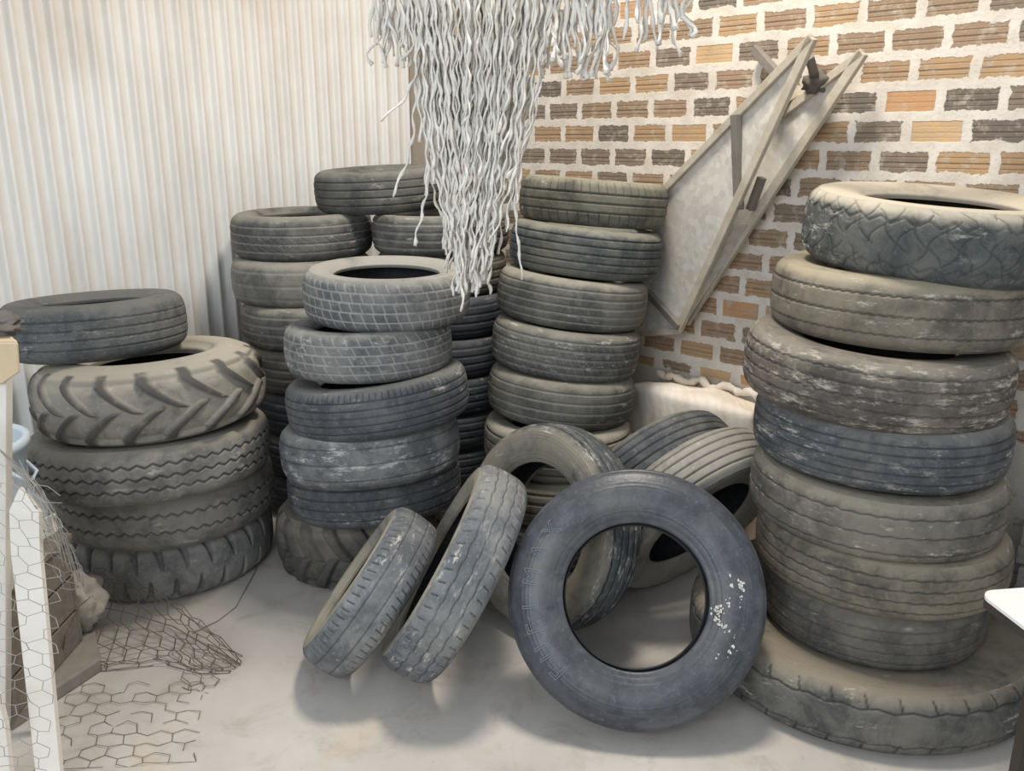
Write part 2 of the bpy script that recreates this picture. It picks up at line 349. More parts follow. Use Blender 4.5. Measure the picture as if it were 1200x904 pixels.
def make_tyre(c, n, R, W, rim, pat, mats, label, group=None, hi=True, spin=0.0, rings=1.0):
    n = Vector(n).normalized(); a = Vector((1, 0, 0)); a = (a - n * a.dot(n)); 
    if a.length < .5: a = Vector((0, 1, 0)) - n * n.y
    a.normalize(); b = n.cross(a)
    M = Matrix(((a.x, b.x, n.x, c[0]), (a.y, b.y, n.y, c[1]), (a.z, b.z, n.z, c[2]), (0, 0, 0, 1)))
    root = empty('tyre', M=M); tag(root, label, 'tyre', group)
    tread_m, side_up, side_dn, liner = mats
    rnd_ = pat.get('round'); half = np.array(ROUND_PTS if rnd_ else TREAD_PTS); full = np.concatenate([half[:0:-1] * (1, -1), half]) * W + (R, 0)
    nu, nv = pat.get('res', (420, 64) if hi else (240, 44))
    prof, _ = catmull(full, nv)
    def disp(U, V):
        D, m_ = pattern(pat, U + spin * R, V, R, W); f = np.clip((.5 * (prof_len(prof)) - np.abs(V)) / .012, 0, 1); return D * f, m_ * f
    ring_mesh('tread', prof, nu, tread_m, root, R, disp)
    rr = rim * R
    sp = [(R - .16 * W, .485 * W), (R - .22 * W, .498 * W), (R - .35 * W, .503 * W), (R - .35 * W - .35 * (R - .35 * W - rr), .485 * W), (rr + .12 * (R - rr), .43 * W), (rr + .03 * R, .41 * W), (rr + .006, .40 * W), (rr, .37 * W), (rr + .004, .31 * W)]
    if rnd_: sp = [(R - .26 * W, .455 * W), (R - .36 * W, .487 * W), (R - .50 * W, .508 * W), (R - .50 * W - .38 * (R - .50 * W - rr), .49 * W)] + sp[4:]
    sprof, _ = catmull(sp, 44)
    t_ = np.linspace(0, 1, 44)
    for k_ in (.10, .17, .62, .70, .74):                                           # moulded rings
        sprof[:, 1] += .0016 * rings * np.exp(-((t_ - k_) / .014) ** 2)
    ns = 160 if hi else 110
    ring_mesh('sidewall', sprof, ns, side_up, root, R)
    ring_mesh('sidewall', sprof * (1, -1), ns, side_dn, root, R, flip=True)
    ip = [(rr + .004, .31 * W), (rr + .03 * R, .35 * W), (R - .42 * W, .44 * W), (R - .22 * W, .40 * W), (R - .11 * W, .2 * W), (R - .10 * W, 0)]
    if rnd_: ip = ip[:2] + [(R - .55 * W, .42 * W), (R - .38 * W, .34 * W), (R - .26 * W, .2 * W), (R - .24 * W, 0)]
    ip = ip + [(x_, -y_) for x_, y_ in ip[-2::-1]]; iprof, _ = catmull(ip, 30)
    ring_mesh('inner_liner', iprof, ns, liner, root, R, flip=True)
    return root
def prof_len(p): return np.linalg.norm(np.diff(p, axis=0), axis=1).sum()

LINER = rubber((52, 54, 58), (110, 104, 94), .3, 0.0)
def fam(base, dust, amt, white=.2, groove=(60, 60, 60), gamt=.8, top=None, topamt=.8, rough=.78, crack=0.0, wcol=(205, 200, 190), shd=True):
    sw = .1 if white else 0.0
    return (rubber(base, dust, amt, white, groove, gamt, rough, crack, wcol, (top or dust) if shd else None), rubber(base, top or dust, topamt, sw, None, 0, rough), rubber(base, dust, amt, sw, None, 0, rough), LINER)
LG = (178, 175, 168); DK = (38, 38, 40); MG = (140, 136, 128)
blue = fam((88, 91, 95), (124, 124, 120), .30, .3, DK)
blue_l = fam((110, 114, 118), (148, 146, 140), .42, .5, DK, top=(158, 150, 132), shd=False)
grey = fam((98, 99, 98), (136, 132, 122), .45, .25, LG, .75, top=(150, 146, 136))
grey_d = fam((88, 88, 87), (124, 121, 113), .4, .25, LG, .6, top=(138, 134, 124))
navy = fam((66, 71, 79), (96, 98, 102), .3, .15, (130, 134, 140), .5)
olive = fam((90, 89, 81), (130, 126, 112), .55, .2, DK, .7, top=(146, 140, 122))
brown = fam((100, 96, 90), (138, 131, 119), .55, .35, DK, .7, top=(150, 142, 127))
tan_ = fam((108, 102, 92), (148, 138, 120), .55, .25, DK, .7, top=(158, 148, 128))
scuff = fam((96, 90, 84), (134, 124, 110), .45, 1.0, DK, .5, top=(128, 122, 112), wcol=(200, 190, 176))
blue_w = fam((90, 93, 96), (128, 124, 116), .35, .8, DK, .7, top=(136, 134, 128))
mud = fam((122, 118, 110), (158, 152, 140), .75, .1, (74, 72, 70), .9, top=(172, 164, 150), topamt=.95)
mud_d = fam((88, 86, 82), (120, 115, 106), .5, .15, (70, 68, 66), .6, top=(130, 124, 114))
dusty = fam((118, 116, 112), (148, 144, 136), .6, .2, DK, .6, top=(150, 144, 132))
slate = fam((80, 83, 89), (112, 112, 112), .25, 0, DK, .4, top=(104, 102, 98), topamt=.3, rough=.38, shd=False)
pale = fam((140, 137, 130), (172, 166, 156), .7, .3, DK, .8, top=(120, 124, 128), topamt=.4, shd=False)
sandy = fam((96, 96, 93), (138, 133, 122), .45, .7, DK, .6, top=(184, 174, 156), topamt=1.0)
sandy_d = fam((92, 92, 90), (132, 128, 118), .45, .4, DK, .7, top=(142, 132, 116), topamt=.85)

def ribs(n=4, w=.0035, d=.007, amp=0, wl=.05, span=.6, sipes=(), res=None):
    p = dict(kind='rib', n=n, w=w, d=d, amp=amp, wl=wl, span=span, sipes=list(sipes))
    if res: p['res'] = res
    return p
GR = 'tyres stacked at the right'; GF = 'tyres of the front stack left of centre'; GM = 'tyres of the stack below the metal hopper'
GL = 'tyres of the stack at the far left'; GB = 'tyres of the stack against the corrugated wall'; GC = 'tyres of the stack behind the rope'; GD = 'loose tyres leaning in the middle'
shoulder = (.024, -.49, -.30, .0022, .006, 0); shoulder2 = (.024, .30, .49, .0022, .006, 0)
TY = [
 # right stack, bottom to top
 ((1.250, 2.800, .105), (0, 0, 1), .595, .21, .56, dict(kind='rib', n=2, w=.0035, d=.006, amp=.005, wl=.10, span=.56, sipes=[(.10, .24, .50, .0035, .009, .25), (.10, -.50, -.24, .0035, .009, -.25)], res=(720, 64)), sandy_d, 'largest tyre, bottom of the right stack, on the floor with sandy dust on top', GR, 1),
 ((1.240, 2.705, .298), (-.007, -.006, 1), .362, .186, .57, ribs(4, .003, .004, .0015, .04), mud_d, 'narrow dark tyre sunk into the big dusty bottom tyre of the right stack', GR, 1),
 ((1.255, 2.727, .482), (.012, .003, 1), .405, .184, .56, ribs(4, .003, .005, .002, .05), tan_, 'tan-brown dusty tyre with wavy grooves, third from floor in right stack', GR, 1),
 ((1.231, 2.754, .671), (.017, -.015, 1), .408, .197, .56, ribs(3, .003, .004, .002, .05), brown, 'grey-brown tyre fourth from floor in the right stack, under the bluish one', GR, 1),
 ((1.239, 2.800, .871), (.022, .004, 1), .407, .200, .56, ribs(5, .003, .005), blue_w, 'bluish-grey tyre in the middle of the right stack, fifth from floor', GR, 1),
 ((1.205, 2.811, 1.079), (.051, -.032, 1), .421, .215, .56, ribs(5, .003, .005, .002, .04, .68), scuff, 'white-scuffed ribbed tyre jutting left, third from top of the right stack', GR, 1),
 ((1.306, 2.898, 1.297), (.021, -.002, 1), .420, .219, .56, ribs(3, .0032, .006, .002, .03, .55), tan_, 'brown tyre with three wavy grooves, second from top of the right stack', GR, 1),
 ((1.386, 2.871, 1.519), (.046, -.067, 1), .419, .223, .56, dict(kind='lattice', pitch=.085, w=.0035, d=.004, res=(720, 72)), fam((84, 87, 85), (128, 124, 114), .35, .9, (60, 62, 62), .6, top=(186, 176, 158), topamt=1.0), 'lattice-treaded tyre with sandy top, on top of the right stack', GR, 1),
 # front stack
 ((-.676, 3.543, .150), (-.06, .04, 1), .359, .292, .55, dict(kind='chevron', pitch=.125, sweep=.08, bw=.026, h=.024, res=(560, 72)), mud_d, 'wide chevron-lugged tyre at the floor under the front stack', GF, 1),
 ((-.584, 3.465, .400), (-.07, .11, 1), .365, .205, .6, ribs(4, .003, .005), blue, 'dark blue-grey tyre resting on the chevron-lugged one in the front stack', GF, 1),
 ((-.577, 3.367, .608), (-.07, .10, 1), .363, .205, .6, ribs(3, .003, .005), fam((104, 108, 112), (150, 148, 142), .4, 1.0, DK, .6, wcol=(188, 186, 182)), 'white-smeared tyre third from floor in the front stack', GF, 1),
 ((-.538, 3.362, .813), (-.11, .05, 1), .364, .196, .6, ribs(5, .0025, .005, 0, .05, .6, (shoulder2,), (720, 56)), blue, 'bluish ribbed tyre, third from top of front stack, its right side raised', GF, 1),
 ((-.571, 3.393, 1.018), (-.02, .03, 1), .331, .187, .62, dict(kind='block', n=4, span=.56, w=.0028, d=.005, pitch=.05, skew=.5, res=(640, 60)), fam((104, 106, 107), (142, 140, 134), .45, .5, (200, 198, 192), .55, top=(150, 148, 142)), 'grey cracked block-tread tyre directly below the top tyre of the front stack', GF, 1),
 ((-.495, 3.436, 1.222), (.015, -.03, 1), .330, .195, .63, dict(kind='block', n=4, span=.56, w=.0028, d=.005, pitch=.042, skew=.35, res=(640, 60)), fam((106, 108, 109), (140, 138, 133), .5, .3, (196, 194, 188), .7, top=(156, 153, 146), topamt=.9), 'grey tyre with pale block-tread lines, topmost of the front stack', GF, 1),
 # stack under the hopper
 ((.185, 3.70, .100), (0, 0, 1), .331, .200, .62, ribs(), grey, 'bottom tyre of the hopper-side stack, hidden behind the arched leaning tyre', GM, 0),
 ((.196, 3.70, .305), (0, 0, 1), .330, .206, .62, ribs(4, .004, .006), fam((126, 122, 110), (160, 154, 138), .7, .2, DK, .8), 'dusty tan tyre peeping between hopper-side stack and leaning arched tyre, second from floor', GM, 0),
 ((.203, 3.70, .513), (.03, .01, 1), .329, .208, .62, ribs(4, .004, .006), fam((122, 119, 110), (160, 154, 142), .65, .2, DK, .8), 'pale dusty tyre with dark grooves, third from floor in hopper-side stack', GM, 1),
 ((.219, 3.743, .722), (.10, .045, 1), .327, .204, .62, ribs(4, .003, .006, 0, .05, .6), fam((88, 88, 84), (132, 128, 116), .4, .6, LG, .7), 'tyre with pale scratched tread, fourth from floor in hopper-side stack', GM, 1),
 ((.239, 3.784, .927), (.12, .032, 1), .330, .205, .62, ribs(5, .003, .006, 0, .05, .66, ((.034, -.5, .3, .0012, .002, .6),), (640, 60)), fam((88, 88, 86), (126, 123, 114), .45, .5, LG, .45), 'closely ribbed dark tyre, fourth from top in the hopper-side stack', GM, 1),
 ((.267, 3.838, 1.135), (.12, .027, 1), .333, .207, .62, ribs(5, .003, .006, 0, .05, .66), fam((92, 92, 88), (134, 131, 120), .5, .2, LG, .7, top=(150, 145, 132)), 'grey ribbed tyre, third from top in the hopper-side stack', GM, 1),
 ((.325, 3.888, 1.341), (.11, .029, 1), .336, .203, .62, ribs(5, .003, .006, 0, .05, .66), fam((88, 92, 92), (134, 131, 118), .4, .15, DK, .8), 'smooth dark-grooved tyre just under the top of the hopper-side stack', GM, 1),
 ((.360, 3.940, 1.540), (.079, .039, 1), .328, .189, .62, ribs(3, .0035, .006, 0, .05, .4, ((.036, .14, .5, .0022, .006, .15), (.045, -.5, -.2, .002, .005, .1)), (640, 60)), olive, 'muddy olive tyre with notched shoulder, topmost of the hopper-side stack', GM, 1),
 # far left stack
 ((-1.523, 3.550, .121), (0, .01, 1), .444, .240, .54, dict(kind='lug', pitch=.098, bw=.012, h=.022, curve=.25, res=(640, 72)), fam((122, 122, 121), (150, 148, 142), .5, .2, (96, 96, 94), .5), 'tyre with thick notched lugs standing on the floor under the far-left stack', GL, 1),
 ((-1.489, 3.503, .362), (.006, .025, 1), .444, .236, .54, ribs(2, .0045, .010, .007, .05, .30, (), (640, 72)), dusty, 'zigzag-grooved tyre second from floor in the far-left stack', GL, 1),
 ((-1.476, 3.380, .587), (-.03, .06, 1), .464, .212, .54, ribs(3, .0045, .010, .007, .055, .44, (), (640, 72)), dusty, 'zigzag-grooved tyre directly under the tractor tyre in the far-left stack', GL, 1),
 ((-1.442, 3.357, .850), (-.055, .035, 1), .440, .295, .49, dict(kind='chevron', pitch=.165, sweep=.15, bw=.021, h=.018, vm=.37, fade=.46, wob=1, res=(640, 80), round=1), mud, 'dusty tractor tyre with big chevron lugs in the far-left stack', GL, 1),
 ((-1.665, 3.420, 1.094), (-.045, .055, 1), .344, .212, .62, ribs(4, .003, .005, .001, .04, .5), fam((92, 95, 96), (124, 122, 116), .35, .2, DK, .6, top=(104, 102, 98)), 'ribbed car tyre on top of the tractor tyre, by the corrugated wall', GL, 1),
 # stack against the corrugated wall
 ((-.955, 4.24, .106), (0, 0, 1), .34, .212, .62, ribs(), navy, 'bottom tyre of corrugated-wall stack, deep behind the front stack', GB, 0),
 ((-.960, 4.24, .318), (0, 0, 1), .34, .212, .62, ribs(), navy, 'second tyre from floor in corrugated-wall stack, behind the front stack', GB, 0),
 ((-.965, 4.25, .530), (0, 0, 1), .34, .212, .62, ribs(), navy, 'third tyre from floor in corrugated-wall stack, in the dark behind front stack', GB, 0),
 ((-.975, 4.25, .742), (0, 0, 1), .34, .212, .62, ribs(), grey_d, 'dark tyre fourth from top in corrugated-wall stack, barely seen beside tractor tyre', GB, 0),
 ((-.985, 4.24, .950), (-.006, .011, 1), .342, .202, .62, ribs(4, .003, .006), grey_d, 'ribbed tyre third from top in the corrugated-wall stack', GB, 0),
 ((-1.028, 4.280, 1.156), (-.007, -.005, 1), .342, .209, .62, ribs(3, .003, .005), fam((106, 106, 102), (140, 136, 126), .55, .2, LG, .4), 'paler grey tyre second from top in the corrugated-wall stack', GB, 0),
 ((-1.035, 4.350, 1.363), (-.012, -.015, 1), .342, .205, .63, dict(kind='rib', n=4, w=.003, d=.006, span=.56, sipes=[(.05, -.32, .1, .0016, .004, 1.4)], res=(560, 56)), grey_d, 'dark tyre with pale diagonal sipes, topmost of the corrugated-wall stack', GB, 1),
 # stack behind the rope
 ((-.335, 4.22, .089), (0, 0, 1), .31, .178, .62, ribs(), navy, 'bottom tyre of the stack behind the hanging rope', GC, 0),
 ((-.335, 4.22, .267), (0, 0, 1), .31, .178, .62, ribs(), navy, 'second tyre from floor in the stack behind the rope', GC, 0),
 ((-.335, 4.22, .445), (0, 0, 1), .31, .178, .62, ribs(4, .003), navy, 'navy tyre third from floor behind the rope, in the gap between two stacks', GC, 0),
 ((-.335, 4.22, .623), (0, 0, 1), .31, .178, .62, ribs(4, .003), navy, 'navy tyre fourth from floor behind the rope, in the gap between stacks', GC, 0),
 ((-.340, 4.23, .806), (0, 0, 1), .31, .188, .62, ribs(4, .003), navy, 'navy tyre fourth from top behind the rope, in the gap between stacks', GC, 0),
 ((-.336, 4.25, .998), (-.005, 0, 1), .31, .191, .62, ribs(4, .003), navy, 'navy tyre third from top of the stack, just below the rope ends', GC, 0),
 ((-.345, 4.289, 1.190), (.002, 0, 1), .318, .191, .62, ribs(4, .003), fam((96, 94, 86), (128, 122, 108), .5, .1, LG, .5), 'olive-grey tyre second from top behind the rope, above the front stack', GC, 0),
 ((-.348, 4.289, 1.376), (-.011, .008, 1), .332, .181, .62, ribs(4, .003), grey_d, 'dark ribbed tyre topmost of the stack behind the rope, under the bridging tyre', GC, 0),
 ((-.650, 4.43, 1.572), (-.044, -.032, 1), .327, .195, .62, ribs(4, .003, .006, 0, .05, .56), fam((88, 88, 85), (112, 110, 102), .3, .1, DK, .8, top=(120, 118, 110)), 'highest tyre, dark and ribbed, bridging the two rear stacks by the corner', None, 1),
 # loose tyres
 ((.396, 2.514, .388), (-.115, -.868, .482), .410, .200, .555, dict(kind='rib', n=4, round=1), slate, 'dark smooth-sided tyre leaning toward camera in front, its hole facing us', GD, 1),
 ((-.493, 2.740, .284), (-.812, .050, .580), .308, .183, .70, ribs(2, .002, .003, 0, .05, .3, ((.03, .26, .47, .0025, .005, .2), (.03, -.47, -.26, .0025, .005, -.2)), (640, 60)), blue_l, 'smaller leaning tyre with dusty inner edge, leftmost of the loose leaning tyres', GD, 1),
 ((-.200, 2.730, .365), (-.872, .045, .485), .386, .185, .70, ribs(3, .0022, .003, .003, .07, .4, ((.045, .28, .47, .0025, .006, .3), (.045, -.47, -.28, .0025, .006, -.3)), (640, 60)), blue_l, 'larger grey leaning tyre propped between the small leaning tyre and front dark tyre', GD, 1),
 ((.138, 3.030, .392), (-.72, -.64, .26), .391, .198, .62, ribs(5, .005, .008, .002, .05, .68), fam((88, 92, 94), (140, 136, 126), .35, .9, DK, .8, top=(146, 138, 122), wcol=(190, 186, 178)), 'upright arched tyre behind the dark front tyre, striped tread seen through its hole', GD, 1),
 ((.600, 3.400, .392), (-.50, .70, .52), .400, .198, .6, ribs(5, .0035, .007, 0, .05, .7), fam((92, 95, 98), (134, 130, 122), .25, .3, DK, .8), 'dark grooved tyre standing before the white sack, behind the pale-treaded one', GD, 1),
 ((.700, 3.185, .392), (-.50, .70, .52), .400, .198, .6, ribs(5, .0035, .007, 0, .05, .7), pale, 'pale dusty-treaded tyre standing beside the right stack, in front of the dark grooved one', GD, 1),
]
FT = None
for i, (c, n, R, W, rim, pat, mats, label, grp, hi) in enumerate(TY):
    o = make_tyre(c, n, R, W, rim, pat, mats, label, grp, bool(hi), spin=i * .7)
    if 'its hole facing us' in label: FT = (o, R, W)

# raised lettering and marks on the dark front tyre
root, R, W = FT
lm = simple('raised_rubber_letters', (112, 118, 130), .5, .1, 20, bump=0)
for ch, dx, dy in (('F', -87, 81), ('U', -104, 61), ('E', -115, 35), ('L', -120, 9), ('M', -119, -22), ('A', -110, -50), ('X', -96, -75)):
    ang = math.atan2(-dy, dx); cu = bpy.data.curves.new('letter', 'FONT'); cu.body = ch; cu.size = .072; cu.align_x = 'CENTER'; cu.align_y = 'CENTER'
    cu.fill_mode = 'NONE'; cu.bevel_depth = .0012; cu.bevel_resolution = 1
    ob = bpy.data.objects.new('letter', cu); COL.objects.link(ob); bpy.context.view_layer.update()
    me = bpy.data.meshes.new_from_object(ob.evaluated_get(bpy.context.evaluated_depsgraph_get()))
    rad = .80 * R; T = Matrix.Translation((rad * math.cos(ang), rad * math.sin(ang), .5 * W + .0015)) @ Matrix.Rotation(ang - PI / 2, 4, 'Z')
    mb = MB(); mb.add([T @ v.co for v in me.vertices], [tuple(p.vertices) for p in me.polygons]); o = mb.build('raised_letter', lm); o.parent = root
    bpy.data.objects.remove(ob); bpy.data.curves.remove(cu); bpy.data.meshes.remove(me)
chalk = simple('white_paint_mark', (206, 203, 197), .8, .1, 30, bump=0)
mb = MB(); mb.box((-.178, -.197, .425 * W), (.048, .010, .006), Matrix.Rotation(-.75, 3, 'Z'))
o = mb.build('paper_tag', chalk, bevel=.001); o.parent = root; o['label'] = 'small white tag stuck on the bead'
mb = MB(); rs = random.Random(3)
for k in range(95):
    f = rs.random(); ang = math.radians(-38 + 48 * f) + rs.gauss(0, .03); rad = R * (.70 + .14 * math.sin(f * 9) * .6 + rs.gauss(0, .025))
    zt = W * .5 * (1.0 if rad > .72 * R else .985) + .0005
    s_ = rs.uniform(.0012, .0048); q = [(rad * math.cos(ang) + s_ * rs.uniform(.5, 1.6) * math.cos(a_ * PI / 3), rad * math.sin(ang) + s_ * rs.uniform(.4, 1.8) * math.sin(a_ * PI / 3), zt) for a_ in range(6)]
    mb.slab(q, (0, 0, 1), .0016)
o = mb.build('paint_smear', chalk); o.parent = root; o['label'] = 'smear of white paint specks'

# ------------------------------------------------------------------ metal hopper on the brick wall
galv = NT('galvanised_sheet'); t = galv; v = t.obj(); vo = t.n('TexVoronoi'); vo.inputs['Scale'].default_value = 38; t.l(v, vo.inputs['Vector'])
sp_ = t.n('SeparateColor'); t.l(vo.outputs['Color'], sp_.inputs[0]); nn = t.noise(v, 14, 6, .7)
c = t.mix(t.math('ADD', t.math('MULTIPLY', sp_.outputs[0], .5), t.math('MULTIPLY', nn, .5)), lin((182, 177, 168)), lin((220, 216, 208)))
c = t.mix(t.math('MULTIPLY', t.ramp(t.noise(v, 4, 5, .7), .5, .7), .4), c, lin((178, 164, 142)))
t.l(c, t.b.inputs['Base Color']); t.b.inputs['Roughness'].default_value = .6; t.b.inputs['Metallic'].default_value = .1; t.bump(nn, .1, .004)
railm = simple('pale_worn_wood', (196, 186, 168), .8, .25, 12, dirt=(150, 134, 112), stretch=(1, 1, 1))
strutm = simple('grey_steel_angle', (128, 122, 114), .6, .2, 14, dirt=(100, 92, 84))
K = at_wall(797, 388, .13); T1 = at_wall(955, 44, .30); A1 = at_wall(768, 236, .07); B1 = at_wall(752, 391, .07); A1m = at_wall(862, 140, .19)
T2 = at_wall(1014, 62, .10); K2 = at_wall(806, 378, .06); A2 = at_wall(912, 140, .05)
hop = empty('hopper', loc=at_wall(800, 388, .06)); tag(hop, 'galvanised metal hopper of two triangular panels hung on the brick wall', 'hopper')
n1 = (T1 - K).cross(A1 - K).normalized(); n1 = n1 if n1.dot(NB) > 0 else -n1
n2 = (T2 - K2).cross(A2 - K2).normalized(); n2 = n2 if n2.dot(NB) > 0 else -n2
mb = MB(); mb.slab([T1, A1, B1, K], n1, .004); mb.build('front_panel', galv.m, hop)
mb = MB(); mb.slab([T2, A2, K2], n2, .004); mb.build('back_panel', galv.m, hop)
mb = MB(); mb.slab([K, K2, K2.lerp(T2, .42), K.lerp(T1, .42)], (K - K2).cross(T1 - K), .004); mb.build('bottom_panel', galv.m, hop)
def rail(a, b, m_, name='rail', w_=.034, t_=.022, nrm=None, lab=None):
    mb = MB(); mb.bar(a, b, w_, t_, nrm or n1); o = mb.build(name, m_, hop, bevel=.003)
    if lab: o['label'] = lab
d1 = n1 * .012; d2 = n2 * .012
rail(T1 + d1, K + d1, railm, w_=.04); rail(T1 + d1, A1 + d1, railm); rail(K + d1, B1 + d1, railm, w_=.03)
rail(T2 + d2, K2 + d2, railm, nrm=n2, w_=.042); rail(T2 + d2, A2 + d2, railm, nrm=n2); 
s0, s1 = at_wall(862, 134, .235), at_wall(866, 246, .215)
rail(s0, s1, strutm, 'strut', .032, .032, lab='upright grey steel strut')
rail(at_wall(758, 342, .10), at_wall(796, 384, .155), strutm, 'strut', .03, .025)
rail(at_wall(893, 208, .13), at_wall(879, 246, .12), strutm, 'strut', .03, .03, n2)
rail(at_wall(885, 58, .03), at_wall(918, 96, .22), strutm, 'bracket', .035, .03)
rail(at_wall(902, 92, .02), at_wall(908, 104, .14), strutm, 'bracket', .05, .04)
rail(at_wall(905, 128, .10), at_wall(940, 108, .05), railm, 'bracket', .03, .03)
rail(at_wall(948, 66, .22), at_wall(957, 96, .06), strutm, 'bracket', .03, .03)
import bmesh
def blob(name, loc, rad, scale, mat, parent=None, seed=1, sub=4, amp=.25, M=None, fr=3.0):
    from mathutils import noise as mn
    bm = bmesh.new(); bmesh.ops.create_icosphere(bm, subdivisions=sub, radius=1)
    for v_ in bm.verts:
        d = 1 + amp * mn.fractal(v_.co * fr * .5 + Vector((seed * 7.3, 0, 0)), .8, 2.0, 4)
        q = Vector((v_.co.x * scale[0], v_.co.y * scale[1], v_.co.z * scale[2])) * rad * d
        v_.co = (M @ q if M else q) + Vector(loc)
    me = bpy.data.meshes.new(name); bm.to_mesh(me); bm.free(); me.polygons.foreach_set('use_smooth', [True] * len(me.polygons))
    o = bpy.data.objects.new(name, me); COL.objects.link(o); me.materials.append(mat)
    if parent: o.parent = parent; o.matrix_parent_inverse = parent.matrix_world.inverted()
    return o
o = blob('clamp', at_wall(957, 97, .09), .055, (1, .8, .75), simple('rusty_clamp', (104, 96, 88), .8, .3, 20), hop, 4, 3, .5); o['label'] = 'dark grey clump of hardware'

# ------------------------------------------------------------------ sacks by the wall
sackm = NT('woven_white_sack'); t = sackm; v = t.obj(); wv = t.n('TexWave', wave_type='BANDS', bands_direction='X'); wv.inputs['Scale'].default_value = 9; wv.inputs['Distortion'].default_value = 7; wv.inputs['Detail'].default_value = 3; t.l(v, wv.inputs['Vector'])
c = t.mix(t.ramp(t.noise(v, 4, 5), .35, .65), lin((232, 224, 213)), lin((216, 203, 186))); c = t.mix(t.math('MULTIPLY', wv.outputs['Fac'], .08), c, lin((170, 152, 120)))
t.l(c, t.b.inputs['Base Color']); t.b.inputs['Roughness'].default_value = .8; t.bump(wv.outputs['Fac'], .15, .008)
def sack(name, ctr, sx, sy, h, mat, label, cat, seed):
    """standing filled sack: local x along the brick wall"""
    from mathutils import noise as mn
    root = empty(name, loc=(ctr[0], ctr[1], 0)); tag(root, label, cat)
    nu_, nv_ = 72, 34; V = []; Q = []
    for j in range(nv_):
        f = j / (nv_ - 1)
        if f < .12: zz, k = 0.0, f / .12 * .93
        elif f < .8: g = (f - .12) / .68; zz, k = h * .93 * g, .93 + .07 * math.sin(g * PI)
        else: g = (f - .8) / .2; zz, k = h * (.93 + .07 * math.sin(g * PI / 2)), .93 * math.cos(g * PI / 2) ** .6 if g < 1 else 0
        for i in range(nu_):
            a = 2 * PI * i / nu_; cx, cy = math.cos(a), math.sin(a); e = .45
            x = sx / 2 * k * math.copysign(abs(cx) ** e, cx); y = sy / 2 * k * math.copysign(abs(cy) ** e, cy)
            nz_ = mn.fractal(Vector((x * 5 + seed, y * 5, zz * 3)), .8, 2, 3) * .02
            pl = .004 * math.sin(x * 70 + 3 * math.sin(zz * 9)) * (1 if f > .12 else 0)
            q = Vector((x, y, 0)); q = q * (1 + (nz_ + pl) / max(.12, q.length))
            V.append((BDIR.x * q.x + NB.x * q.y, BDIR.y * q.x + NB.y * q.y, zz + (nz_ * .9 if f > .5 else 0)))
    for j in range(nv_ - 1):
        for i in range(nu_): Q.append((j * nu_ + i, j * nu_ + (i + 1) % nu_, (j + 1) * nu_ + (i + 1) % nu_, (j + 1) * nu_ + i))
    V = np.array(V)
    o = mesh_np('sack_body', V, Q, mat); o.parent = root
    mb = MB(); pts = []
    for i in range(25):
        x = -sx * .40 + sx * .8 * i / 24
        pts.append(Vector((ctr[0], ctr[1], 0)) + BDIR * x + NB * (-sy * .32 + .018 * math.sin(x * 31)) + Vector((0, 0, h + .012 + .012 * math.sin(x * 47 + seed))))
    mb.tube(pts, [.010 + .012 * abs(math.sin(i * 1.9)) for i in range(25)], 8); mb.build('sack_mouth', mat, root, smooth=True)
    return root
P0 = at_wall(815, 470, .13)
sack('sack', (P0.x, P0.y, 0), .70, .24, .70, sackm.m, 'bulging off-white woven sack on the floor against the brick wall', 'sack', 3)
yel = simple('yellowed_sack', (206, 184, 140), .8, .25, 6, dirt=(170, 140, 90))
P1 = at_wall(712, 520, .16)
sack('sack', (P1.x + .02, P1.y - .01, 0), .30, .22, .44, yel, 'yellowish sack in the gap between hopper-side stack and white sack', 'sack', 9)

# ------------------------------------------------------------------ hanging twisted cords and the pole that carries them
ropem = simple('off_white_cord', (238, 233, 224), .85, .08, 30, dirt=(214, 204, 190), dirt_amt=.3, bump=.1)
polem = simple('round_wood', (120, 98, 74), .85, .3, 6)
PZ, PY = 2.36, 3.05
mb = MB(); mb.tube([(-2.70, PY, PZ), (-1, PY, PZ), (.5, PY, PZ), (1.78, PY, PZ)], .035, 14); pl = mb.build('pole', polem, smooth=True)
tag(pl, 'round wooden pole above the tyres carrying the hanging cords', 'pole')
def strand(rs, x0, y0, z0, x1, y1, z1, r=.0045, amp=.006, curl=0.0):
    n_ = max(14, int((z0 - z1) / .014)); ph = rs.uniform(0, 6.3); ph2 = rs.uniform(0, 6.3); wl_ = rs.uniform(.075, .125); pts = []; rad = []
    sway = rs.gauss(0, .012); s2 = rs.uniform(2, 4)
    for i in range(n_):
        f = i / (n_ - 1); z = z0 + (z1 - z0) * f; g = f ** 1.4
        x = x0 + (x1 - x0) * g + amp * math.sin(2 * PI * z / wl_ + ph) + sway * math.sin(s2 * f * PI) * f + curl * max(0, f - .72) ** 1.5
        y = y0 + (y1 - y0) * g + amp * math.cos(2 * PI * z / wl_ + ph2) + .3 * curl * max(0, f - .72) ** 1.5
        pts.append((x, y, z)); rad.append(r * (1 + .28 * math.sin(4 * PI * z / wl_ + ph)) * (1.25 if f > .97 else 1))
    return pts, rad
rs = random.Random(11)
long_ = empty('cord_bundle', loc=(-.13, PY, PZ)); tag(long_, 'long bundle of twisted off-white cords hanging in front of the rear tyre stacks', 'rope', 'hanging cords')
rest = MB(); Z0 = PZ - .03
def px_x(px, y): return (px - 600) / FPX * y * 1.0 / 1.0
items = []
